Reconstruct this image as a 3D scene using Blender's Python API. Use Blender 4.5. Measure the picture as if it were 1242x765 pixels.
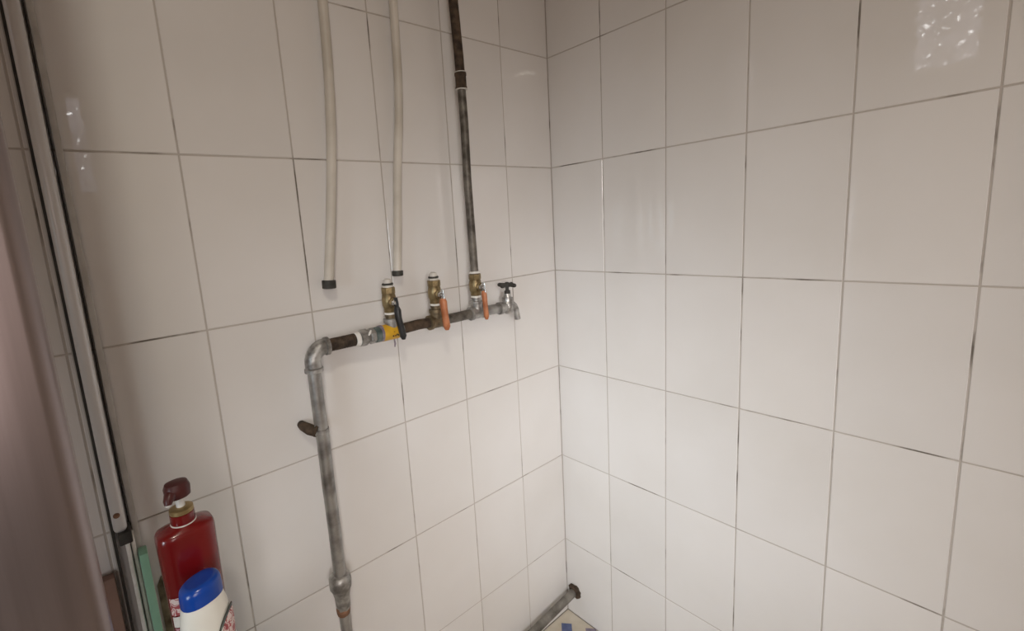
import bpy, bmesh, math, random
from mathutils import Vector, Matrix, Euler

random.seed(7)
for o in list(bpy.data.objects):
    bpy.data.objects.remove(o)
SC = bpy.context.scene
COL = SC.collection

# ------------------------------------------------------------------ camera
cam_data = bpy.data.cameras.new('camera')
cam = bpy.data.objects.new('camera', cam_data)
COL.objects.link(cam)
CAM_ROT = Matrix(((0.768969, 0.154154, -0.620421),
                  (-0.635659, 0.081141, -0.767694),
                  (-0.068002, 0.984709, 0.160384)))
cam.matrix_world = Matrix.Translation((-1.0872, -0.9178, 1.3178)) @ CAM_ROT.to_4x4()
cam_data.sensor_width = 36.0
cam_data.sensor_fit = 'HORIZONTAL'
cam_data.lens = 16.2918
cam_data.shift_x = 0.042687
cam_data.shift_y = -0.014121
cam_data.clip_start = 0.02
SC.camera = cam

# ------------------------------------------------------------------ view
SC.view_settings.view_transform = 'Standard'
SC.view_settings.look = 'None'
SC.view_settings.gamma = 1.0
SC.view_settings.use_curve_mapping = False
SC.view_settings.exposure = -0.11

# ------------------------------------------------------------------ world (overcast sky)
world = bpy.data.worlds.new('world')
SC.world = world
world.use_nodes = True
wn, wl = world.node_tree.nodes, world.node_tree.links
bg = wn['Background']
tc = wn.new('ShaderNodeTexCoord')
sep = wn.new('ShaderNodeSeparateXYZ')
mr = wn.new('ShaderNodeMapRange')
mr.inputs['From Min'].default_value = -0.08
mr.inputs['From Max'].default_value = 0.25
cr = wn.new('ShaderNodeValToRGB')
cr.color_ramp.elements[0].color = (0.10, 0.095, 0.085, 1)
cr.color_ramp.elements[1].color = (0.86, 0.92, 1.0, 1)
wl.new(tc.outputs['Generated'], sep.inputs[0])
wl.new(sep.outputs['Z'], mr.inputs['Value'])
wl.new(mr.outputs[0], cr.inputs['Fac'])
wl.new(cr.outputs['Color'], bg.inputs['Color'])
bg.inputs['Strength'].default_value = 0.25


# ------------------------------------------------------------------ added area lights: doorway, side and overhead fill
def area_light(name, loc, target, sx, sy, power, color, spread=math.pi):
    ld = bpy.data.lights.new(name, 'AREA')
    ld.shape = 'RECTANGLE'
    ld.size, ld.size_y = sx, sy
    ld.energy = power
    ld.color = color
    ld.spread = spread
    lo = bpy.data.objects.new(name, ld)
    COL.objects.link(lo)
    lo.location = loc
    lo.rotation_euler = (Vector(target) - Vector(loc)).to_track_quat('-Z', 'Y').to_euler()
    return lo


# lights added in the unseen south doorway: wide fill and a narrow beam
area_light('doorway_fill_wide', (-1.45, -2.05, 1.3), (-0.03, -0.15, 0.6), 0.6, 0.9, 7.0, (1.0, 0.86, 0.80))
area_light('doorway_fill_narrow', (-1.45, -2.05, 1.3), (-0.05, -0.08, 0.6), 0.6, 0.9, 2.35, (1.0, 0.97, 0.94), math.radians(45))
# added side fill, in a made-up west opening
area_light('side_fill', (-2.45, -1.15, 0.95), (0.0, -0.15, 0.6), 0.5, 0.9, 1.5, (0.80, 0.92, 1.0), math.radians(40))
# added warm overhead fill behind the camera, without a fixture
area_light('overhead_fill', (-1.25, -1.25, 2.25), (-1.25, -1.25, 0.0), 0.1, 0.1, 8.8, (1.0, 0.94, 0.80))


# ================================================================== materials
def nt(name):
    m = bpy.data.materials.new(name)
    m.use_nodes = True
    n = m.node_tree.nodes
    return m, n, m.node_tree.links, n['Principled BSDF']


def mat(name, c1, c2=None, scale=20.0, rough=0.5, metal=0.0, bump=0.0, lo=0.35, hi=0.65, detail=4.0,
        coat=0.0, bscale=None, spec=0.5, stretch=None):
    """noise-mottled principled material in object space"""
    m, n, l, b = nt(name)
    b.inputs['Roughness'].default_value = rough
    b.inputs['Metallic'].default_value = metal
    b.inputs['Specular IOR Level'].default_value = spec
    b.inputs['Coat Weight'].default_value = coat
    c2 = c2 or c1
    t = n.new('ShaderNodeTexCoord')
    src = t.outputs['Object']
    if stretch:
        mp = n.new('ShaderNodeMapping')
        mp.inputs['Scale'].default_value = stretch
        l.new(src, mp.inputs['Vector'])
        src = mp.outputs['Vector']
    no = n.new('ShaderNodeTexNoise')
    no.inputs['Scale'].default_value = scale
    no.inputs['Detail'].default_value = detail
    l.new(src, no.inputs['Vector'])
    r = n.new('ShaderNodeValToRGB')
    r.color_ramp.elements[0].position = lo
    r.color_ramp.elements[1].position = hi
    r.color_ramp.elements[0].color = (*c1, 1)
    r.color_ramp.elements[1].color = (*c2, 1)
    l.new(no.outputs['Fac'], r.inputs['Fac'])
    l.new(r.outputs['Color'], b.inputs['Base Color'])
    if bump:
        n2 = n.new('ShaderNodeTexNoise')
        n2.inputs['Scale'].default_value = bscale or scale * 2
        n2.inputs['Detail'].default_value = 3
        l.new(src, n2.inputs['Vector'])
        bp = n.new('ShaderNodeBump')
        bp.inputs['Strength'].default_value = bump
        bp.inputs['Distance'].default_value = 0.002
        l.new(n2.outputs['Fac'], bp.inputs['Height'])
        l.new(bp.outputs['Normal'], b.inputs['Normal'])
    return m


def tile_material(name, base, dirt, rough):
    m, n, l, b = nt(name)
    t = n.new('ShaderNodeNewGeometry')
    oi = n.new('ShaderNodeObjectInfo')
    no = n.new('ShaderNodeTexNoise')
    no.inputs['Scale'].default_value = 3.0
    no.inputs['Detail'].default_value = 6
    l.new(t.outputs['Position'], no.inputs['Vector'])
    r = n.new('ShaderNodeValToRGB')
    r.color_ramp.elements[0].position = 0.3
    r.color_ramp.elements[1].position = 0.62
    r.color_ramp.elements[0].color = (*dirt, 1)
    r.color_ramp.elements[1].color = (*base, 1)
    l.new(no.outputs['Fac'], r.inputs['Fac'])
    hv = n.new('ShaderNodeHueSaturation')
    mv = n.new('ShaderNodeMapRange')
    mv.inputs['To Min'].default_value = 0.975
    mv.inputs['To Max'].default_value = 1.02
    l.new(oi.outputs['Random'], mv.inputs['Value'])
    l.new(mv.outputs[0], hv.inputs['Value'])
    l.new(r.outputs['Color'], hv.inputs['Color'])
    l.new(hv.outputs['Color'], b.inputs['Base Color'])
    b.inputs['Roughness'].default_value = rough
    b.inputs['Specular IOR Level'].default_value = 0.42
    n2 = n.new('ShaderNodeTexNoise')
    n2.inputs['Scale'].default_value = 26
    n2.inputs['Detail'].default_value = 2
    l.new(t.outputs['Position'], n2.inputs['Vector'])
    bp = n.new('ShaderNodeBump')
    bp.inputs['Strength'].default_value = 0.12
    bp.inputs['Distance'].default_value = 0.001
    l.new(n2.outputs['Fac'], bp.inputs['Height'])
    l.new(bp.outputs['Normal'], b.inputs['Normal'])
    return m


M = {}
M['tile'] = tile_material('glazed_white_tile', (0.74, 0.72, 0.71), (0.69, 0.665, 0.645), 0.025)
M['grout'] = mat('grey_grout', (0.15, 0.13, 0.11), (0.48, 0.44, 0.405), scale=9, rough=0.9, lo=0.33, hi=0.46, bump=0.3, bscale=200)
M['plaster'] = mat('old_plaster', (0.55, 0.46, 0.37), (0.62, 0.53, 0.43), scale=3, rough=0.8)
M['ceiling'] = mat('brown_ceiling_board', (0.42, 0.28, 0.16), (0.48, 0.33, 0.20), scale=4, rough=0.6)
M['floor_tile'] = mat('cream_floor_tile', (0.60, 0.53, 0.42), (0.72, 0.66, 0.56), scale=14, rough=0.4)
M['floor_blue'] = mat('blue_floor_inset', (0.10, 0.13, 0.27), (0.15, 0.19, 0.36), scale=40, rough=0.35)
M['floor_mauve'] = mat('mauve_floor_inset', (0.19, 0.16, 0.22), (0.28, 0.24, 0.30), scale=60, rough=0.35)
M['galv'] = mat('galvanised_steel', (0.20, 0.19, 0.18), (0.42, 0.41, 0.395), scale=28, rough=0.42, metal=0.75, bump=0.25, lo=0.3, hi=0.6)
M['floor_galv'] = mat('dirty_galvanised_steel', (0.10, 0.09, 0.075), (0.30, 0.28, 0.25), scale=22, rough=0.5, metal=0.5, bump=0.3)
M['galv_fit'] = mat('cast_galvanised_fitting', (0.20, 0.19, 0.18), (0.50, 0.49, 0.47), scale=55, rough=0.45, metal=0.7, bump=0.5)
M['iron'] = mat('rusty_dark_iron', (0.030, 0.020, 0.013), (0.105, 0.070, 0.045), scale=60, rough=0.75, metal=0.25, bump=0.7)
M['riser'] = mat('weathered_riser_iron', (0.060, 0.045, 0.032), (0.16, 0.13, 0.10), scale=45, rough=0.6, metal=0.4, bump=0.4)
M['riser_low'] = mat('greyed_riser_iron', (0.065, 0.056, 0.046), (0.20, 0.18, 0.155), scale=40, rough=0.5, metal=0.4, bump=0.35)
M['rust'] = mat('orange_rust', (0.10, 0.045, 0.02), (0.28, 0.15, 0.09), scale=70, rough=0.85, bump=0.6)
M['brass'] = mat('dull_brass', (0.16, 0.115, 0.055), (0.37, 0.285, 0.15), scale=50, rough=0.4, metal=0.75, bump=0.3)
M['brass_dark'] = mat('tarnished_brass', (0.10, 0.075, 0.045), (0.26, 0.20, 0.12), scale=60, rough=0.5, metal=0.6, bump=0.4)
M['ptfe'] = mat('white_thread_tape', (0.70, 0.68, 0.64), (0.82, 0.80, 0.77), scale=80, rough=0.6)
M['white_plastic'] = mat('white_plastic', (0.60, 0.57, 0.52), (0.68, 0.65, 0.60), scale=12, rough=0.4)
M['hose'] = mat('aged_white_hose', (0.52, 0.48, 0.42), (0.66, 0.62, 0.56), scale=10, rough=0.42)
M['black'] = mat('black_rubber', (0.010, 0.010, 0.011), (0.028, 0.028, 0.03), scale=50, rough=0.45)
M['cap_dark'] = mat('dark_end_cap', (0.020, 0.019, 0.016), (0.05, 0.047, 0.040), scale=60, rough=0.6)
M['orange'] = mat('orange_vinyl', (0.36, 0.115, 0.040), (0.56, 0.22, 0.10), scale=60, rough=0.45)
M['chrome'] = mat('dull_chrome', (0.45, 0.45, 0.44), (0.68, 0.68, 0.67), scale=40, rough=0.25, metal=0.95)
M['tapmetal'] = mat('worn_zinc_tap', (0.26, 0.25, 0.24), (0.55, 0.54, 0.52), scale=70, rough=0.38, metal=0.7, bump=0.4)
M['yellow'] = mat('yellow_tape', (0.62, 0.33, 0.015), (0.72, 0.42, 0.03), scale=40, rough=0.5)
M['ink'] = mat('dark_ink', (0.05, 0.035, 0.02), rough=0.6)
M['violet'] = mat('violet_stained_tape', (0.16, 0.13, 0.17), (0.34, 0.29, 0.34), scale=60, rough=0.6)
M['teal'] = mat('teal_stained_tape', (0.05, 0.075, 0.072), (0.17, 0.205, 0.195), scale=60, rough=0.6)
M['alu'] = mat('anodised_aluminium', (0.58, 0.57, 0.57), (0.66, 0.65, 0.65), scale=12, rough=0.36, metal=0.3, stretch=(1, 1, 0.05))
M['alu_pale'] = mat('pale_edge_bead', (0.42, 0.40, 0.37), (0.54, 0.52, 0.49), scale=25, rough=0.5)
M['gasket'] = mat('black_gasket', (0.018, 0.016, 0.014), (0.05, 0.046, 0.04), scale=30, rough=0.7)
M['steel'] = mat('brushed_steel', (0.24, 0.195, 0.19), (0.30, 0.25, 0.245), scale=60, rough=0.33, metal=0.88, stretch=(1.0, 1.0, 0.03))
M['green'] = mat('pale_green_plastic', (0.27, 0.53, 0.38), (0.32, 0.60, 0.44), scale=14, rough=0.45)
M['brown_board'] = mat('brown_board', (0.19, 0.115, 0.09), (0.25, 0.155, 0.125), scale=14, rough=0.6)
M['red'] = mat('deep_red_plastic', (0.150, 0.0045, 0.0055), (0.175, 0.006, 0.007), scale=8, rough=0.24, coat=0.3)
M['red_dark'] = mat('dark_red_pump', (0.050, 0.007, 0.007), (0.070, 0.010, 0.010), scale=20, rough=0.4)
M['gold'] = mat('dull_gold_collar', (0.28, 0.20, 0.09), (0.42, 0.31, 0.15), scale=40, rough=0.35, metal=0.7)
M['stem'] = mat('white_pump_stem', (0.75, 0.73, 0.70), rough=0.35)
M['blue'] = mat('glossy_blue_cap', (0.004, 0.045, 0.29), (0.006, 0.06, 0.35), scale=10, rough=0.22)
M['bottle_white'] = mat('cream_white_plastic', (0.78, 0.76, 0.69), (0.83, 0.81, 0.75), scale=10, rough=0.32)


def label_material(name, stops, scale, axis='Z'):
    """printed blotches: banded noise in a few flat print colours"""
    m, n, l, b = nt(name)
    t = n.new('ShaderNodeTexCoord')
    no = n.new('ShaderNodeTexNoise')
    no.inputs['Scale'].default_value = scale
    no.inputs['Detail'].default_value = 1
    l.new(t.outputs['Object'], no.inputs['Vector'])
    r = n.new('ShaderNodeValToRGB')
    r.color_ramp.interpolation = 'CONSTANT'
    while len(r.color_ramp.elements) < len(stops):
        r.color_ramp.elements.new(0.5)
    for e, (p, c) in zip(r.color_ramp.elements, stops):
        e.position = p
        e.color = (*c, 1)
    l.new(no.outputs['Fac'], r.inputs['Fac'])
    l.new(r.outputs['Color'], b.inputs['Base Color'])
    b.inputs['Roughness'].default_value = 0.4
    return m


M['print_red'] = label_material('red_and_white_print', [(0.0, (0.72, 0.60, 0.58)), (0.46, (0.42, 0.10, 0.11)), (0.53, (0.74, 0.62, 0.60)), (0.60, (0.36, 0.07, 0.08))], 120)
M['print_band'] = label_material('dark_red_print', [(0.0, (0.42, 0.10, 0.13)), (0.47, (0.62, 0.42, 0.44)), (0.55, (0.20, 0.02, 0.05))], 130)

# pane with sky glow and glint specks put into its emission
m, n, l, b = nt('emissive_speckled_pane')
t = n.new('ShaderNodeTexCoord')
vo = n.new('ShaderNodeTexVoronoi')
vo.inputs['Scale'].default_value = 30
no = n.new('ShaderNodeTexNoise')
no.inputs['Scale'].default_value = 9
r1 = n.new('ShaderNodeValToRGB')
r1.color_ramp.elements[0].position = 0.10
r1.color_ramp.elements[0].color = (1, 1, 1, 1)
r1.color_ramp.elements[1].position = 0.24
r1.color_ramp.elements[1].color = (0.058, 0.056, 0.064, 1)
r2 = n.new('ShaderNodeValToRGB')
r2.color_ramp.elements[0].position = 0.30
r2.color_ramp.elements[1].position = 0.6
mu = n.new('ShaderNodeMixRGB')
mu.blend_type = 'MULTIPLY'
mu.inputs[0].default_value = 0.7
l.new(t.outputs['Object'], vo.inputs['Vector'])
l.new(t.outputs['Object'], no.inputs['Vector'])
l.new(vo.outputs['Distance'], r1.inputs['Fac'])
l.new(no.outputs['Fac'], r2.inputs['Fac'])
l.new(r1.outputs['Color'], mu.inputs[1])
l.new(r2.outputs['Color'], mu.inputs[2])
l.new(mu.outputs['Color'], b.inputs['Emission Color'])
b.inputs['Emission Strength'].default_value = 25.0
b.inputs['Base Color'].default_value = (0.5, 0.52, 0.52, 1)
b.inputs['Roughness'].default_value = 0.5
M['pane'] = m


# ================================================================== mesh helpers
def link(name, me, m=None, parent=None):
    o = bpy.data.objects.new(name, me)
    COL.objects.link(o)
    if m is not None and not me.materials:
        me.materials.append(m)
    if parent is not None:
        o.parent = parent
    return o


def obj(name, bm, m, parent=None, smooth=True, angle=40):
    bmesh.ops.recalc_face_normals(bm, faces=bm.faces)
    me = bpy.data.meshes.new(name)
    if smooth:
        for f in bm.faces:
            f.smooth = True
        ca = math.radians(angle)
        for e in bm.edges:
            if len(e.link_faces) == 2 and e.calc_face_angle(0) > ca:
                e.smooth = False
    bm.to_mesh(me)
    bm.free()
    return link(name, me, m, parent)


def empty(name, label=None, cat=None, loc=(0, 0, 0), group=None, kind=None):
    o = bpy.data.objects.new(name, None)
    COL.objects.link(o)
    o.location = loc
    o.empty_display_size = 0.05
    tag(o, label, cat, group, kind)
    return o


def tag(o, label=None, cat=None, group=None, kind=None):
    if label: o['label'] = label
    if cat: o['category'] = cat
    if group: o['group'] = group
    if kind: o['kind'] = kind
    return o


def frames(pts):
    """parallel-transported frames along a polyline"""
    pts = [Vector(p) for p in pts]
    tans = []
    for i in range(len(pts)):
        a = pts[max(i - 1, 0)]
        c = pts[min(i + 1, len(pts) - 1)]
        tans.append((c - a).normalized())
    up = Vector((0, 0, 1)) if abs(tans[0].z) < 0.9 else Vector((0, 1, 0))
    u = (up - tans[0] * up.dot(tans[0])).normalized()
    out = []
    for p, t in zip(pts, tans):
        u = (u - t * u.dot(t)).normalized()
        out.append((p, t, u, t.cross(u)))
    return out


def sweep(bm, pts, radii, seg=16, cap=True, flat=1.0):
    if not hasattr(radii, '__len__'):
        radii = [radii] * len(pts)
    rings = []
    for (p, t, u, v), r in zip(frames(pts), radii):
        rings.append([bm.verts.new(p + u * (math.cos(a) * r) + v * (math.sin(a) * r * flat))
                      for a in [2 * math.pi * k / seg for k in range(seg)]])
    for a, b_ in zip(rings, rings[1:]):
        for k in range(seg):
            bm.faces.new((a[k], a[(k + 1) % seg], b_[(k + 1) % seg], b_[k]))
    if cap:
        bm.faces.new(rings[0])
        bm.faces.new(list(reversed(rings[-1])))
    return bm


def lathe(bm, origin, axis, prof, seg=20, wob=0.0):
    """prof: (distance along axis, radius)"""
    origin, axis = Vector(origin), Vector(axis).normalized()
    up = Vector((0, 0, 1)) if abs(axis.z) < 0.9 else Vector((0, 1, 0))
    u = (up - axis * up.dot(axis)).normalized()
    v = axis.cross(u)
    rings = []
    for d, r in prof:
        rings.append([bm.verts.new(origin + axis * d + (u * math.cos(2 * math.pi * k / seg) + v * math.sin(2 * math.pi * k / seg))
                                   * r * (1 + random.uniform(-wob, wob))) for k in range(seg)])
    for a, b_ in zip(rings, rings[1:]):
        for k in range(seg):
            bm.faces.new((a[k], a[(k + 1) % seg], b_[(k + 1) % seg], b_[k]))
    bm.faces.new(rings[0])
    bm.faces.new(list(reversed(rings[-1])))
    return bm


def box(bm, lo, hi, bev=0.0, seg=2):
    vs = [bm.verts.new((x, y, z)) for x in (lo[0], hi[0]) for y in (lo[1], hi[1]) for z in (lo[2], hi[2])]
    fs = [bm.faces.new([vs[i] for i in q]) for q in ((0, 1, 3, 2), (4, 6, 7, 5), (0, 4, 5, 1), (2, 3, 7, 6), (0, 2, 6, 4), (1, 5, 7, 3))]
    if bev:
        es = list({e for f in fs for e in f.edges})
        bmesh.ops.bevel(bm, geom=es, offset=bev, segments=seg, profile=0.5, affect='EDGES')
    return bm


def loft(bm, sections, seg=40, cap=True):
    """sections: list of (center, half x, half y, exponent, yaw, tilt_x) super-ellipses stacked in z"""
    rings = []
    for c, a, b_, e, yaw, tilt in sections:
        ring = []
        for k in range(seg):
            th = 2 * math.pi * k / seg
            cx, sx = math.cos(th), math.sin(th)
            x = a * math.copysign(abs(cx) ** (2 / e), cx)
            y = b_ * math.copysign(abs(sx) ** (2 / e), sx)
            ring.append(bm.verts.new((c[0] + x * math.cos(yaw) - y * math.sin(yaw),
                                      c[1] + x * math.sin(yaw) + y * math.cos(yaw), c[2] + tilt * x)))
        rings.append(ring)
    for a, b_ in zip(rings, rings[1:]):
        for k in range(seg):
            bm.faces.new((a[k], a[(k + 1) % seg], b_[(k + 1) % seg], b_[k]))
    if cap:
        bm.faces.new(list(reversed(rings[0])))
        bm.faces.new(rings[-1])
    return bm


B = bmesh.new

# ================================================================== the room
TILE_T = 0.007       # tile thickness
JOINT = 0.0027
ROWS = [0.0, 0.267, 0.567, 0.867, 1.167, 1.467, 1.767, 2.067, 2.367, 2.45]
BACK_X = [0.0, -0.1822] + [-0.1822 - 0.18993 * k for k in range(1, 9)] + [-1.9, -2.09, -2.28, -2.47, -2.6]
RIGHT_Y = [0.0, -0.1741] + [-0.1741 - 0.173175 * k for k in range(1, 11)] + [-2.1]

tile_cache = {}


def tile_mesh(w, h):
    """a glazed tile: square back, small rounded front edge; front faces -Y"""
    key = (round(w, 4), round(h, 4))
    if key not in tile_cache:
        bm = B()
        a, c, e = w / 2, h / 2, 0.0009
        back = [bm.verts.new((sx * a, 0, sz * c)) for sx, sz in ((-1, -1), (1, -1), (1, 1), (-1, 1))]
        mid = [bm.verts.new((sx * a, -TILE_T + e, sz * c)) for sx, sz in ((-1, -1), (1, -1), (1, 1), (-1, 1))]
        frt = [bm.verts.new((sx * (a - e), -TILE_T, sz * (c - e))) for sx, sz in ((-1, -1), (1, -1), (1, 1), (-1, 1))]
        for r1_, r2_ in ((back, mid), (mid, frt)):
            for k in range(4):
                bm.faces.new((r1_[k], r1_[(k + 1) % 4], r2_[(k + 1) % 4], r2_[k]))
        bm.faces.new(frt)
        bmesh.ops.recalc_face_normals(bm, faces=bm.faces)
        me = bpy.data.meshes.new('wall_tile')
        bm.to_mesh(me)
        bm.free()
        me.materials.append(M['tile'])
        tile_cache[key] = me
    return tile_cache[key]


def wall_tiles(parent, lines, rot_z, to_world):
    for (u0, u1) in zip(lines, lines[1:]):
        for (z0, z1) in zip(ROWS, ROWS[1:]):
            w, h = abs(u1 - u0) - JOINT, (z1 - z0) - JOINT
            if w < 0.01 or h < 0.01:
                continue
            o = link('wall_tile', tile_mesh(w, h), None, parent)
            o.location = to_world((u0 + u1) / 2, (z0 + z1) / 2)
            t = math.radians(0.10)
            o.rotation_euler = (random.uniform(-t, t), 0, rot_z + random.uniform(-t, t))


# tile faces lie at y = 0 (back) and x = 0 (right); the grout bed stands 2 mm behind them
GB = 0.0010
wb = obj('wall_back', box(B(), (-2.6, GB, 0), (0.15, 0.15, 2.45)), M['grout'], smooth=False)
tag(wb, kind='structure')
wall_tiles(wb, BACK_X, 0.0, lambda u, z: (u, TILE_T, z))
wr = obj('wall_right', box(B(), (GB, -2.1, 0), (0.15, GB, 2.45)), M['grout'], smooth=False)
tag(wr, kind='structure')
wall_tiles(wr, RIGHT_Y, -math.pi / 2, lambda u, z: (TILE_T, u, z))

fl = obj('floor', box(B(), (-2.75, -2.25, -0.12), (0.15, 0.15, -0.008)), M['grout'], smooth=False)
tag(fl, kind='structure')
FT = 0.30
bm = B()
box(bm, (-FT / 2 + 0.0012, -FT / 2 + 0.0012, -0.008), (FT / 2 - 0.0012, FT / 2 - 0.0012, 0.0))
me = bpy.data.meshes.new('floor_tile')
bm.to_mesh(me)
bm.free()
me.materials.append(M['floor_tile'])
ins = {}
for nm in ('blue', 'mauve'):
    bm = B()
    box(bm, (-0.0165, -0.0165, 0.0), (0.0165, 0.0165, 0.0006))
    ins[nm] = bpy.data.meshes.new('floor_inset')
    bm.to_mesh(ins[nm])
    bm.free()
    ins[nm].materials.append(M['floor_' + nm])
for i in range(7):
    for j in range(7):
        x, y = -FT * (i + 0.5), -FT * (j + 0.5)
        if x < -1.9 or y < -2.1:
            continue
        o = link('floor_tile', me, None, fl)
        o.location = (x, y, 0)
        for k, (dx, dy, c) in enumerate(((0.087, 0.105, 'blue'), (0.128, 0.039, 'mauve'), (0.03, 0.06, 'mauve'), (-0.05, 0.10, 'blue'),
                                         (0.06, -0.06, 'blue'), (-0.08, -0.03, 'mauve'), (-0.10, -0.11, 'blue'), (0.11, -0.12, 'mauve'))):
            s = link('floor_inset', ins[c], None, fl)
            s.location = (x + dx, y + dy, 0)
            s.rotation_euler = (0, 0, 0.72)

tag(obj('ceiling', box(B(), (-2.75, -2.25, 2.45), (0.15, 0.15, 2.55)), M['ceiling'], smooth=False), kind='structure')

# west wall with a small high window, south wall with the open doorway (both behind the camera)
bm = B()
WX0, WX1 = -2.75, -2.6
WY0, WY1, WZ0, WZ1 = -0.66, -0.38, 1.98, 2.40
DX0, DX1, DZ = -1.86, -1.08, 2.02
SY0, SY1, SZ0, SZ1 = -1.60, -0.80, 0.30, 1.62  # west opening added for the side light
box(bm, (WX0, -2.25, 0), (WX1, SY0, 2.45))
box(bm, (WX0, SY0, 0), (WX1, SY1, SZ0))
box(bm, (WX0, SY0, SZ1), (WX1, SY1, 2.45))
box(bm, (WX0, SY1, 0), (WX1, WY0, 2.45))
box(bm, (WX0, WY1, 0), (WX1, 0.15, 2.45))
box(bm, (WX0, WY0, 0), (WX1, WY1, WZ0))
box(bm, (WX0, WY0, WZ1), (WX1, WY1, 2.45))
tag(obj('wall_left', bm, M['plaster'], smooth=False), kind='structure')
bm = B()
box(bm, (-2.6, -2.25, 0), (DX0, -2.1, 2.45))
LX0, LX1, LZ0, LZ1 = -1.055, -0.995, 1.60, 2.08  # slit added for the glowing glint pane
box(bm, (DX1, -2.25, 0), (LX0, -2.1, 2.45))
box(bm, (LX1, -2.25, 0), (0.15, -2.1, 2.45))
box(bm, (LX0, -2.25, 0), (LX1, -2.1, LZ0))
box(bm, (LX0, -2.25, LZ1), (LX1, -2.1, 2.45))
box(bm, (DX0, -2.25, DZ), (DX1, -2.1, 2.45))
tag(obj('wall_front', bm, M['plaster'], smooth=False), kind='structure')
w1 = empty('window_1', kind='structure')
bm = B()
for lo, hi in (((-2.69, WY0, WZ0), (-2.63, WY0 + .02, WZ1)), ((-2.69, WY1 - .02, WZ0), (-2.63, WY1, WZ1)),
               ((-2.69, WY0, WZ0), (-2.63, WY1, WZ0 + .02)), ((-2.69, WY0, WZ1 - .02), (-2.63, WY1, WZ1))):
    box(bm, lo, hi)
obj('window_frame', bm, M['alu'], w1, smooth=False)
obj('pane', box(B(), (-2.665, WY0 + .02, WZ0 + .02), (-2.660, WY1 - .02, WZ1 - .02)), M['pane'], w1, smooth=False)

w2 = empty('glint_pane', kind='structure')  # unseen glowing slit, added to make glints on the tiles by the jamb
obj('pane', box(B(), (LX0, -2.19, LZ0), (LX1, -2.185, LZ1)), M['pane'], w2, smooth=False)

# ================================================================== aluminium door jamb at the left
d1 = empty('door_1', kind='structure', loc=(-1.11, 0, 0))
ZB = 0.875     # the jamb's tube stops here above a latch


def jpart(name, lo, hi, m, bev=0.0, seg=2):
    o = obj(name, box(B(), lo, hi, bev, seg), m)
    o.parent = d1
    o.matrix_parent_inverse = Matrix.Translation((1.11, 0, 0))
    return o


jpart('edge_bead', (-1.0975, -0.010, 0.80), (-1.0885, -0.0005, 2.449), M['alu_pale'], 0.002)
jpart('gasket', (-1.1010, -0.006, 0.20), (-1.0990, -0.0005, 2.449), M['gasket'])
jpart('stile', (-1.1200, -0.036, ZB), (-1.1022, -0.002, 2.449), M['alu'], 0.0075, 4)
jpart('glazing_gasket', (-1.1240, -0.018, 0.20), (-1.1206, -0.0005, 2.449), M['gasket'])
jpart('glazing_bead', (-1.1256, -0.014, 0.20), (-1.1240, -0.0005, 2.449), M['alu_pale'])
jpart('lower_rail', (-1.1095, -0.030, 0.20), (-1.1035, -0.002, ZB - 0.012), M['ptfe'], 0.002)
jpart('lower_rail', (-1.1020, -0.022, 0.20), (-1.0965, -0.008, ZB - 0.012), M['ptfe'], 0.002)
jpart('latch', (-1.1160, -0.042, ZB - 0.018), (-1.0985, -0.002, ZB + 0.002), M['gasket'], 0.002)
o = obj('screw_hole', lathe(B(), (-1.1125, -0.0355, ZB + 0.032), (0, -1, 0), [(0, 0.0045), (0.001, 0.0045), (0.0014, 0.003)], 14), M['rust'], d1)
o.matrix_parent_inverse = Matrix.Translation((1.11, 0, 0))

# brushed steel door leaf close to the camera
leaf = empty('steel_door', 'brushed steel door leaf with a bright rounded edge, close up beside the aluminium jamb', 'door', (-1.43, -0.455, 0))
o = obj('door_leaf', box(B(), (0.215, -0.017, 0.008), (0.3125, 0.017, 2.10), 0.011, 5), M['steel'], leaf)
# a standing brown board seen in the gap between jamb and leaf
bb = obj('brown_board', box(B(), (-1.42, -0.030, 0.0), (-1.1305, -0.012, 0.805), 0.002), M['brown_board'])
tag(bb, 'brown board standing against the wall in the gap beside the aluminium jamb', 'board')
# green plastic strip beside the jamb
gs = obj('green_strip', box(B(), (-1.0955, -0.040, 0.0), (-1.0835, -0.012, 0.829), 0.002), M['green'])
tag(gs, 'pale green plastic strip standing between the aluminium jamb and the red bottle', 'strip')

M['grime'] = mat('brown_grime', (0.085, 0.062, 0.036), (0.30, 0.255, 0.17), scale=38, rough=0.9, bump=0.4)
bm = B()
vs = [bm.verts.new((x_, y_, z_)) for y_ in (-0.0012, 0.0008) for x_, z_ in ((-1.0795, .74), (-1.0795, .600), (-1.062, .600), (-1.0635, .66), (-1.0628, .70), (-1.0645, .735), (-1.0665, .753), (-1.072, .756))]
n8 = 8
bm.faces.new(vs[:n8])
bm.faces.new(list(reversed(vs[n8:])))
for k in range(n8):
    bm.faces.new((vs[k], vs[(k + 1) % n8], vs[n8 + (k + 1) % n8], vs[n8 + k]))
obj('mould_patch', bm, M['grime'], wb, smooth=False)['label'] = 'brown mouldy patch low on the wall'

# low tiled kerb the bottles stand on (below the picture)
LZ = 0.690
kb = obj('trim_1', box(B(), (-1.083, -0.40, 0.0), (-0.985, -0.155, LZ), 0.003), M['tile'])
tag(kb, kind='structure')

# ================================================================== pipework
PY, PZ = -0.045, 1.103        # axis of the horizontal manifold
pw = empty('water_pipe', 'grey galvanised water pipe rising up the tiled wall and turning right at an elbow', 'pipe', (-0.78, 0, 0))


def pp(name, bm, m, parent=pw, label=None):
    o = obj(name, bm, m)
    o.parent = parent
    # all pipework meshes are written in room coordinates
    o.matrix_parent_inverse = Matrix.Translation(-world_loc(parent)) if parent.type == 'EMPTY' else Matrix.Identity(4)
    if label:
        o['label'] = label
    return o


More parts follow.
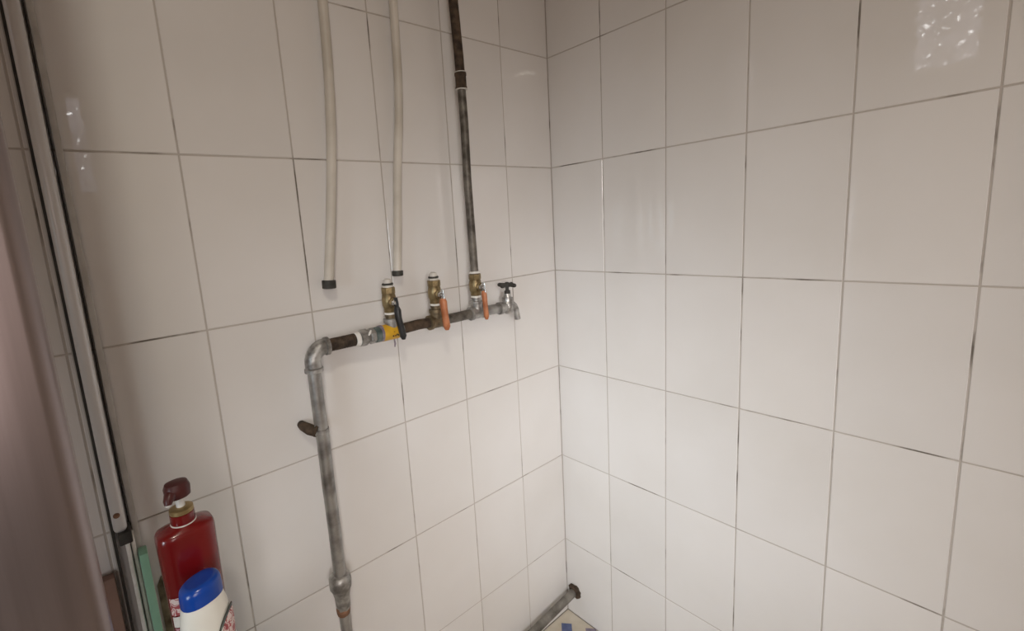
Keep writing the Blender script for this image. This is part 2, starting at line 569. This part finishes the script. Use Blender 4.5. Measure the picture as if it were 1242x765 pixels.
def world_loc(o):
    v = Vector((0, 0, 0))
    while o is not None:
        if o.type == 'EMPTY':
            v += Vector(o.location)
        o = o.parent
    return v


VX = -0.779
pp('upright_pipe', sweep(B(), [(VX, PY, 0.605), (VX + .0008, PY, 0.72), (VX, PY, 0.82), (VX + .0006, PY, 0.91), (VX - .0006, PY, 0.99), (VX, PY, 1.075)], 0.0128), M['galv'])
pp('lower_pipe', sweep(B(), [(VX, PY, 0.0), (VX - .001, PY, 0.30), (VX - .001, PY, 0.47), (VX - .002, PY, 0.575)], 0.0110), M['galv'])
# elbow with beaded ends
R = 0.026
arc = [(VX + R - R * math.cos(a), PY, PZ - R + R * math.sin(a)) for a in [math.pi / 2 * k / 8 for k in range(9)]]
bm = sweep(B(), [(VX, PY, PZ - R - 0.018)] + arc + [(VX + R + 0.006, PY, PZ)], 0.0158, 20)
lathe(bm, (VX, PY, PZ - R - 0.020), (0, 0, 1), [(0, 0.0150), (0.001, 0.0180), (0.008, 0.0180), (0.010, 0.0155)], 20)
lathe(bm, (VX + R - 0.001, PY, PZ), (1, 0, 0), [(0, 0.0155), (0.002, 0.0180), (0.009, 0.0180), (0.010, 0.015)], 20)
pp('elbow', bm, M['galv_fit'])
# threaded brown nipple
prof = []
x = 0.0
while x < 0.062:
    prof += [(x, 0.0120), (x + 0.0017, 0.0131), (x + 0.0034, 0.0120)]
    x += 0.0036
pp('nipple', lathe(B(), (VX + R + 0.008, PY, PZ), (1, 0, 0), prof, 18, 0.02), M['iron'], label='dark brown rusty threaded nipple')
pp('thread_tape', lathe(B(), (-0.688, PY, PZ), (1, 0, 0), [(0, .0132), (.001, .0148), (.009, .0150), (.010, .0134)], 18, .02), M['ptfe'])
# hexagon union
bm = lathe(B(), (-0.678, PY, PZ), (1, 0, 0), [(0, .0150), (.002, .0180), (.016, .0180), (.018, .0155), (.022, .0152), (.024, .0172), (.033, .0172), (.035, .0150)], 6)
o = pp('union', bm, M['galv_fit'])
pp('tape_wrap', lathe(B(), (-0.643, PY, PZ), (1, 0, 0), [(0, .0148), (.001, .0166), (.014, .0168), (.016, .015)], 18, .02), M['teal'], label='teal stained tape wrap')
yw = pp('tape_wrap', lathe(B(), (-0.627, PY, PZ), (1, 0, 0), [(0, .0162), (.001, .0176), (.038, .0178), (.040, .016)], 24, .01), M['yellow'], label='yellow tape wrap with dark marks')
pp('tape_wrap', lathe(B(), (-0.6315, PY, PZ + .0008), (1, 0, 0), [(0, .0160), (.0006, .0176), (.0056, .0178), (.006, .016)], 18, .03), M['violet'], label='violet stained tape wrap')
pp('white_sliver', sweep(B(), [(-0.664, PY - .0165, PZ + .006), (-0.661, PY - .0175, PZ + .011), (-0.658, PY - .0165, PZ + .016)], [.0012, .0026, .0014], 8), M['ptfe'], label='small white sliver on the union')  # small white sliver laid on the union
bm = B()
for k in range(9):
    a = math.radians(random.uniform(195, 300))
    xx = -0.607 + 0.003 * k
    p = Vector((xx, PY + math.cos(a + math.pi) * 0.0 - 0.0172 * math.sin(math.radians(95 + 8 * (k % 3))), PZ - 0.004 + 0.006 * random.uniform(-1, 1)))
    box(bm, p - Vector((.0013, .0008, .0016)), p + Vector((.0013, .0008, .0016)))
pp('ink_marks', bm, M['ink'], yw)
yw.children[0]['kind'] = 'stuff'
pp('tape_end', sweep(B(), [(-0.600, PY - .006, PZ - .016), (-0.599, PY - .007, PZ - .026), (-0.600, PY - .006, PZ - .034)], [.0016, .0022, .0012], 8), M['violet'], label='loose violet end of tape')
# horizontal run between the tees
TEES = [(-0.600, 0), (-0.480, 1), (-0.356, 2)]
pp('cross_pipe', sweep(B(), [(-0.590, PY, PZ), (-0.530, PY, PZ + .002), (-0.490, PY, PZ)], .0118), M['iron'], label='dark rusty length of pipe')
pp('cross_pipe', sweep(B(), [(-0.470, PY, PZ), (-0.420, PY, PZ - .001), (-0.366, PY, PZ)], .0118), M['riser_low'])
pp('cross_pipe', sweep(B(), [(-0.346, PY, PZ), (-0.300, PY, PZ - .002), (-0.272, PY, PZ - .003)], .0128), M['galv'])
for tx, k in TEES:
    mm = M['galv_fit'] if k != 1 else M['brass_dark']
    bm = lathe(B(), (tx - .024, PY, PZ), (1, 0, 0), [(0, .0135), (.001, .0172), (.008, .0172), (.010, .0152), (.038, .0152), (.040, .0172), (.047, .0172), (.048, .0135)], 20)
    lathe(bm, (tx, PY, PZ), (0, 0, 1), [(0, .0145), (.020, .0145), (.021, .0168), (.029, .0168), (.030, .0135)], 20)
    pp('tee', bm, mm)
# reducing coupling low on the upright
bm = lathe(B(), (VX - .001, PY, 0.535), (0, 0, 1), [(0, .0135), (.004, .0148), (.030, .0155), (.046, .0190), (.052, .0222), (.066, .0232), (.075, .0222), (.080, .0185), (.082, .0140)], 22, .015)
cp = pp('coupling', bm, M['galv_fit'])
pp('rust_scab', lathe(B(), (VX - .002, PY, 0.522), (0, 0, 1), [(0, .0115), (.002, .0132), (.012, .0142), (.020, .0140), (.024, .0125)], 18, .06), M['rust'], cp, 'rust brown ring')
# rusty wall clip
bm = lathe(B(), (VX, PY, 0.930), (0, 0, 1), [(0, .0129), (.0005, .0146), (.010, .0146), (.0105, .0129)], 18, .03)
pp('clip_band', bm, M['galv_fit'], label='grey clip band')
bm = sweep(B(), [(VX - .008, -0.036, .932), (VX - .017, -0.030, .939), (VX - .025, -0.016, .945), (VX - .025, -0.0030, .945)], [.009, .0115, .0095, .008], 10)
sweep(bm, [(VX - .012, -0.040, .930), (VX - .013, -0.048, .942), (VX - .010, -0.053, .951)], [.006, .005, .003], 8)
pp('clip_peg', bm, M['iron'], label='dark rusty clip peg going into the wall')


# ball valves: vertical body on a tee, lever in front hanging down
def ball_valve(x, lever_mat, lever_tilt, label, plug, big=1.0, drop=1.0, wide=1.0):
    v = empty('ball_valve', label, 'valve', (x, PY, PZ + 0.030), group='brass ball valves on the pipe')
    bm = lathe(B(), (0, 0, 0), (0, 0, 1), [(0, .0118), (.004, .0118), (.0045, .0125), (.010, .0125)], 18)
    obj('valve_neck', bm, M['brass_dark'] if big == 1 else M['galv_fit'], v)
    obj('thread_tape', lathe(B(), (0, 0, .008), (0, 0, 1), [(0, .0120), (.0006, .0136), (.0046, .0136), (.0052, .0120)], 18, .02), M['ptfe'], v)
    body = lathe(B(), (0, 0, .012), (0, 0, 1), [(0, .0112), (.001, .0128), (.010, .0130), (.016, .0152), (.030, .0157), (.040, .0140), (.042, .0146)], 20)
    lathe(body, (0, 0, .053), (0, 0, 1), [(0, .0140), (.001, .0152), (.013, .0152), (.014, .0132)], 8)
    lathe(body, (0, 0, .035), (0, -1, 0), [(0, .0100), (.0185, .0100), (.0190, .0085)], 14)   # stem boss
    obj('valve_body', body, M['brass'], v)
    if plug:
        pl = lathe(B(), (0, 0, .067), (0, 0, 1), [(0, .0120), (.004, .0115), (.0045, .0082), (.016, .0078), (.018, .0050)], 16)
        obj('plug', pl, M['white_plastic'], v)
        obj('plug_ring', lathe(B(), (0, 0, .0715), (0, 0, 1), [(0, .0098), (.0004, .0122), (.0036, .0122), (.004, .0092)], 16), M['cap_dark'], v)
    sn = lathe(B(), (0, -.0185, .035), (0, -1, 0), [(0, .0080), (.007, .0080), (.008, .0055), (.0135, .005)], 6)
    obj('stem_nut', sn, M['chrome'], v)
    # lever: short steel strap, dipped vinyl grip hanging down
    lv = B()
    sweep(lv, [(0.0, -.0275, .046), (0.001, -.0280, .032), (0.001, -.0290, .018)], [.0075, .0085, .0075], 12, flat=0.35)
    lev = obj('lever', lv, M['chrome'] if lever_mat != 'black' else M['black'], v)
    g = B()
    k, w = drop, wide
    sweep(g, [(0.0010, -.0285, .026), (.0010, -.0295, .019), (.0015, -.0305, .002), (.0015 + lever_tilt * .5, -.0320, -.020 * k), (.0015 + lever_tilt, -.0330, -.039 * k), (.0015 + lever_tilt, -.0330, -.047 * k)],
          [.0068 * w, .0098 * w, .0090 * w, .0086 * w, .0092 * w, .0050 * w], 14, flat=0.85)
    obj('lever_grip', g, M[lever_mat], lev)
    return v


ball_valve(-0.600, 'black', 0.006, 'first brass ball valve from the elbow, with a black lever and white plug', True, 1.0, 0.95, 0.9)
ball_valve(-0.480, 'orange', 0.002, 'middle brass ball valve, orange lever below a white plug', True)
ball_valve(-0.356, 'orange', 0.000, 'brass ball valve under the dark riser pipe, with an orange lever', False, 0.9, 0.95, 0.78)

# dark riser pipe above the third valve
rp = empty('riser_pipe', 'thin dark iron riser pipe going up from the third brass valve', 'pipe', (-0.356, PY, 1.20))
pp('lower_length', sweep(B(), [(-0.3555, PY, 1.198), (-0.357, PY, 1.304), (-0.3590, PY, 1.421), (-0.357, PY, 1.553), (-0.359, PY, 1.640)], .0098), M['riser_low'], rp, 'greyish lower length of riser')
pp('upper_length', sweep(B(), [(-0.359, PY, 1.655), (-0.360, PY, 1.70), (-0.363, PY, 1.758), (-0.366, PY, 1.825), (-0.372, PY, 2.0), (-0.380, PY, 2.449)], .0108), M['iron'], rp, 'rust dark upper length of riser')
cpl = pp('coupling', lathe(B(), (-0.359, PY, 1.628), (0, 0, 1), [(0, .0105), (.001, .0136), (.006, .0136), (.0065, .0128), (.030, .0128), (.0305, .0138), (.036, .0138), (.037, .0105)], 18), M['iron'], rp)
for z in (1.6275, 1.6645):
    pp('thread_tape', lathe(B(), (-0.359, PY, z), (0, 0, 1), [(0, .0112), (.0003, .0140), (.0016, .0140), (.002, .0112)], 18, .02), M['ptfe'], cpl)
pp('thread_tape', lathe(B(), (-0.3555, PY, 1.2005), (0, 0, 1), [(0, .0110), (.0006, .0138), (.0050, .0132), (.0056, .0100)], 18, .02), M['ptfe'], rp)

# bib tap at the end of the run
tp = empty('bib_tap', 'small grey bib tap with a cross handle at the end of the pipe', 'tap', (-0.247, PY, PZ))
pp('inlet', lathe(B(), (-0.283, PY, PZ - .003), (1, 0, 0), [(0, .0135), (.001, .0165), (.010, .0165), (.011, .0130), (.030, .0135)], 14), M['galv_fit'], tp)
pp('tap_body', lathe(B(), (-0.249, PY, PZ - .022), (0, 0, 1), [(0, .006), (.004, .0125), (.012, .0160), (.022, .0165), (.030, .0145), (.034, .0125), (.035, .0150), (.044, .0145), (.045, .0115), (.054, .0095)], 16), M['tapmetal'], tp)
pp('spout', sweep(B(), [(-0.248, PY - .002, PZ + .004), (-0.239, PY - .005, PZ + .004), (-0.232, PY - .007, PZ - .002), (-0.2275, PY - .009, PZ - .013), (-0.2245, PY - .010, PZ - .040)], [.0100, .0090, .0080, .0074, .0080], 14), M['tapmetal'], tp)
pp('gland_nut', lathe(B(), (-0.248, PY, PZ + .032), (0, 0, 1), [(0, .0085), (.008, .0080), (.009, .0050), (.020, .0042)], 6), M['cap_dark'], tp)
bm = B()
hz = PZ + .054
sweep(bm, [(-0.272, PY - .003, hz - .001), (-0.268, PY - .003, hz), (-0.248, PY, hz + .001), (-0.228, PY + .003, hz), (-0.224, PY + .003, hz - .001)], [.0040, .0058, .0042, .0058, .0040], 12)
sweep(bm, [(-0.244, PY - .028, hz), (-0.245, PY - .024, hz), (-0.248, PY, hz + .001), (-0.252, PY + .024, hz), (-0.253, PY + .028, hz)], [.0040, .0056, .0042, .0056, .0040], 12)
lathe(bm, (-0.248, PY, hz - .006), (0, 0, 1), [(0, .006), (.003, .0075), (.011, .007), (.014, .004)], 14)
pp('cross_handle', bm, M['cap_dark'], tp, 'dark cross handle')

# ------------------------------------------------------------------ two hanging white hoses
def hose(name, pts, r, cap_r, cap_h, label, dirn):
    h = empty(name, label, 'hose', (pts[-1][0], pts[-1][1], pts[-1][2]), group='white hoses hanging down the tiled wall')
    dense = []
    P = [Vector(p) for p in pts]
    for i in range(len(P) - 1):
        p0, p1, p2, p3 = P[max(i - 1, 0)], P[i], P[i + 1], P[min(i + 2, len(P) - 1)]
        for k in range(6):
            t = k / 6
            dense.append(0.5 * ((2 * p1) + (p2 - p0) * t + (2 * p0 - 5 * p1 + 4 * p2 - p3) * t * t + (-p0 + 3 * p1 - 3 * p2 + p3) * t ** 3))
    dense.append(P[-1])
    pp('tube', sweep(B(), dense, r, 14), M['hose'], h)
    e = (P[-1] - P[-2]).normalized()
    e = Vector((e.x * 0.3, 0, e.z)).normalized()
    pp('end_cap', lathe(B(), P[-1] - e * 0.002, e, [(0, r + .0008), (.0006, cap_r), (cap_h - .001, cap_r), (cap_h, cap_r * .86)], 18), M['cap_dark'], h, 'dark end cap')


hose('white_hose', [(-0.655, -.022, 2.449), (-0.660, -.022, 2.10), (-0.667, -.022, 1.757), (-0.670, -.022, 1.650), (-0.675, -.022, 1.564), (-0.684, -.022, 1.470), (-0.701, -.022, 1.342), (-0.719, -.022, 1.227)],
     .0098, .0138, .017, 'longer white hose with a black end cap, hanging above the elbow', None)
hose('white_hose', [(-0.495, -.020, 2.449), (-0.500, -.020, 2.10), (-0.508, -.020, 1.794), (-0.510, -.020, 1.713), (-0.513, -.020, 1.631), (-0.521, -.020, 1.545), (-0.533, -.020, 1.458), (-0.546, -.020, 1.335), (-0.558, -.020, 1.228)],
     .0092, .0124, .012, 'thinner white hose with a dark cap, hanging above the black lever valve', None)

# ------------------------------------------------------------------ waste pipe along the floor
wp = empty('floor_pipe', 'grey pipe running along the bottom of the back wall into the corner', 'pipe', (-0.30, 0, 0))
pp('pipe_length', sweep(B(), [(-0.95, -.028, 0.015), (-0.60, -.028, 0.040), (-0.196, -.028, 0.066), (-0.026, -.028, 0.081), (-0.0006, -.028, 0.083)], .0130, 18), M['floor_galv'], wp)
for px_ in (-0.70, -0.30):
    pz = 0.081 + (px_ + 0.026) * 0.088
    bm = B()
    box(bm, (px_ - .010, -.044, 0.0), (px_ + .010, -.012, pz - .011))
    lathe(bm, (px_ - .010, -.028, pz), (1, 0, 0.088), [(0, .0131), (.0004, .0146), (.0196, .0146), (.020, .0131)], 18)
    pp('pipe_saddle', bm, M['galv_fit'], wp)
pp('hole_ring', lathe(B(), (-.0006, -.033, 0.090), (-1, 0, 0), [(0, .0245), (.002, .0235), (.004, .019), (.0045, .016)], 20, .12), M['iron'], wp, 'dark crumbled rim of the hole in the right wall')

# ================================================================== bottles
rb = empty('pump_bottle', 'tall dark red pump bottle with a gold collar standing behind the blue-capped bottle', 'bottle', (-1.0393, -0.200, LZ))
H = 0.935 - LZ
YW = math.radians(4)
hx, hy = .0355, .0235
bm = loft(B(), [((0, 0, 0.0), hx * .84, hy * .86, 3.2, YW, 0), ((0, 0, .004), hx * .92, hy * .96, 3.2, YW, 0), ((0, 0, H * .5), hx * .95, hy * .98, 3.2, YW, 0), ((0, 0, H - .008), hx, hy, 3.2, YW, 0),
                ((0, 0, H - .002), hx * .985, hy * .975, 3.1, YW, 0), ((0, 0, H + .002), hx * .935, hy * .91, 3.0, YW, 0), ((0, 0, H + .0055), hx * .62, hy * .66, 2.4, YW, 0),
                ((0, 0, H + .0075), .0150, .0145, 2, YW, 0), ((0, 0, H + .009), .0135, .0135, 2, YW, 0)], 48)
obj('bottle_body', bm, M['red'], rb, angle=60)
pm = obj('pump_collar', lathe(B(), (0, 0, H + .008), (0, 0, 1), [(0, .0148), (.001, .0152), (.014, .0150), (.0145, .0140)], 24), M['red'], rb)
obj('collar_seal', lathe(B(), (0, 0, H + .0068), (0, 0, 1), [(0, .0150), (.0004, .0158), (.0014, .0158), (.0018, .0150)], 24), M['ptfe'], pm)
obj('gold_ring', lathe(B(), (0, 0, H + .0225), (0, 0, 1), [(0, .0140), (.0006, .0150), (.006, .0146), (.0075, .0115), (.008, .0090)], 24), M['gold'], pm)
obj('pump_stem', lathe(B(), (0, 0, H + .030), (0, 0, 1), [(0, .0055), (.018, .0055)], 14), M['stem'], rb)
ph = loft(B(), [((-.001, -.002, H + .046), .0130, .0115, 2.4, YW, 0), ((-.001, -.002, H + .048), .0150, .0132, 2.6, YW, 0), ((-.001, -.002, H + .060), .0158, .0140, 2.6, YW, 0),
                ((-.001, -.001, H + .066), .0135, .0115, 2.4, YW, 0), ((0, 0, H + .068), .0080, .0065, 2, YW, 0)], 32)
sweep(ph, [(-.006, -.006, H + .056), (-.011, -.012, H + .054), (-.0140, -.0165, H + .050), (-.0145, -.0175, H + .046)], [.0085, .0075, .0058, .0045], 12)
phd = obj('pump_head', ph, M['red_dark'], rb)
obj('nozzle_tip', sweep(B(), [(-.0145, -.0175, H + .0465), (-.0147, -.0178, H + .0443)], [.0038, .0034], 10), M['stem'], phd)


def decal(bm, f, u0, u1, v0, v1, n, off):
    """a thin print patch following the surface f(u,v)->(point, normal)"""
    for i in range(n):
        a, c = u0 + (u1 - u0) * i / n, u0 + (u1 - u0) * (i + 1) / n
        vs = []
        for u, v in ((a, v0), (c, v0), (c, v1), (a, v1)):
            p, nn = f(u, v)
            vs.append(bm.verts.new(p + nn * off))
        bm.faces.new(vs)


def sup(u, v, a, b_, e, yaw):
    th = u
    c, s = math.cos(th), math.sin(th)
    x, y = a * math.copysign(abs(c) ** (2 / e), c), b_ * math.copysign(abs(s) ** (2 / e), s)
    nx, ny = math.copysign(abs(x / a) ** (e - 1), x) / a, math.copysign(abs(y / b_) ** (e - 1), y) / b_
    nv = Vector((nx * math.cos(yaw) - ny * math.sin(yaw), nx * math.sin(yaw) + ny * math.cos(yaw), 0)).normalized()
    return Vector((x * math.cos(yaw) - y * math.sin(yaw), x * math.sin(yaw) + y * math.cos(yaw), v)), nv


fr = lambda u, v: sup(u, v, hx, hy, 3.2, YW)
d = math.radians
bm = B()
decal(bm, fr, d(206), d(262), H - .110, H - .0845, 12, .0004)
obj('print', bm, M['print_red'], rb)['label'] = 'white and red printed lettering'
bm = B()
decal(bm, fr, d(207), d(238), H - .128, H - .112, 8, .0004)
obj('print', bm, M['ptfe'], rb)['label'] = 'plain white printed block'
bm = B()
decal(bm, fr, d(207), d(262), H - .175, H - .1295, 12, .0004)
obj('print', bm, M['print_band'], rb)['label'] = 'pinkish red printed band'

# white bottle with blue flip cap
wbt = empty('white_bottle', 'white bottle with a blue flip cap standing in front of the red pump bottle', 'bottle', (-1.0385, -0.262, LZ))
HW = 0.867 - LZ
Y2 = d(14)
ax, ay = .0315, .0200
tl = 0.10
bm = loft(B(), [((0, 0, 0), ax * .9, ay * .9, 2.3, Y2, 0), ((0, 0, .004), ax, ay, 2.3, Y2, 0), ((0, 0, HW * .45), ax * 1.04, ay * 1.05, 2.3, Y2, 0), ((0, 0, HW - .045), ax * .99, ay, 2.3, Y2, 0),
                ((0, 0, HW - .022), ax * .90, ay * .95, 2.3, Y2, 0), ((0, 0, HW - .008), ax * .80, ay * .92, 2.3, Y2, 0), ((0, 0, HW), ax * .74, ay * .88, 2.3, Y2, 0)], 44)
obj('bottle_body', bm, M['bottle_white'], wbt, angle=60)
bm = loft(B(), [((0, 0, HW - .004), ax * .80, ay * .97, 2.3, Y2, tl * .4), ((0, 0, HW + .006), ax * .80, ay * .99, 2.3, Y2, tl * .4), ((0, 0, HW + .0135), ax * .78, ay * .97, 2.3, Y2, tl), ((0, 0, HW + .0185), ax * .74, ay * .92, 2.3, Y2, tl),
                ((0, 0, HW + .0215), ax * .62, ay * .76, 2.3, Y2, tl), ((0, 0, HW + .0218), ax * .45, ay * .55, 2.2, Y2, tl), ((0, 0, HW + .0210), ax * .2, ay * .25, 2.0, Y2, tl)], 44)
cpb = obj('flip_cap', bm, M['blue'], wbt, angle=50)
bm = B()
lathe(bm, (0, 0, HW + .0055), (0, 0, 1), [(0, .001), (.0006, .001)], 8)
bm.free()
fw = lambda u, v: sup(u, v, ax * 1.01, ay * 1.01, 2.3, Y2)


def oval(bm, uc, vc, ru, rv, off, shear=0.0, seg=28, ring=None):
    c0 = None
    inner, outer = [], []
    for k in range(seg):
        a = 2 * math.pi * k / seg
        for lst, s in ((outer, 1.0), (inner, ring if ring else 0.02)):
            u = uc + ru * s * math.cos(a)
            v = vc + rv * s * math.sin(a) + shear * (u - uc)
            p, nn = fw(u, v)
            lst.append(bm.verts.new(p + nn * off))
    for k in range(seg):
        bm.faces.new((outer[k], outer[(k + 1) % seg], inner[(k + 1) % seg], inner[k]))


bm = B()
oval(bm, d(312), HW - .052, d(38), .024, .0005, .012)
em = obj('emblem', bm, M['teal'], wbt)
em['label'] = 'oval dark teal emblem with red and white print'
bm = B()
oval(bm, d(314), HW - .053, d(31), .019, .0009, .012)
obj('emblem_field', bm, M['print_red'], em)
bm = B()
oval(bm, d(312), HW - .052, d(38), .024, .0010, .012, ring=0.93)
obj('emblem_rim', bm, M['ink'], em)
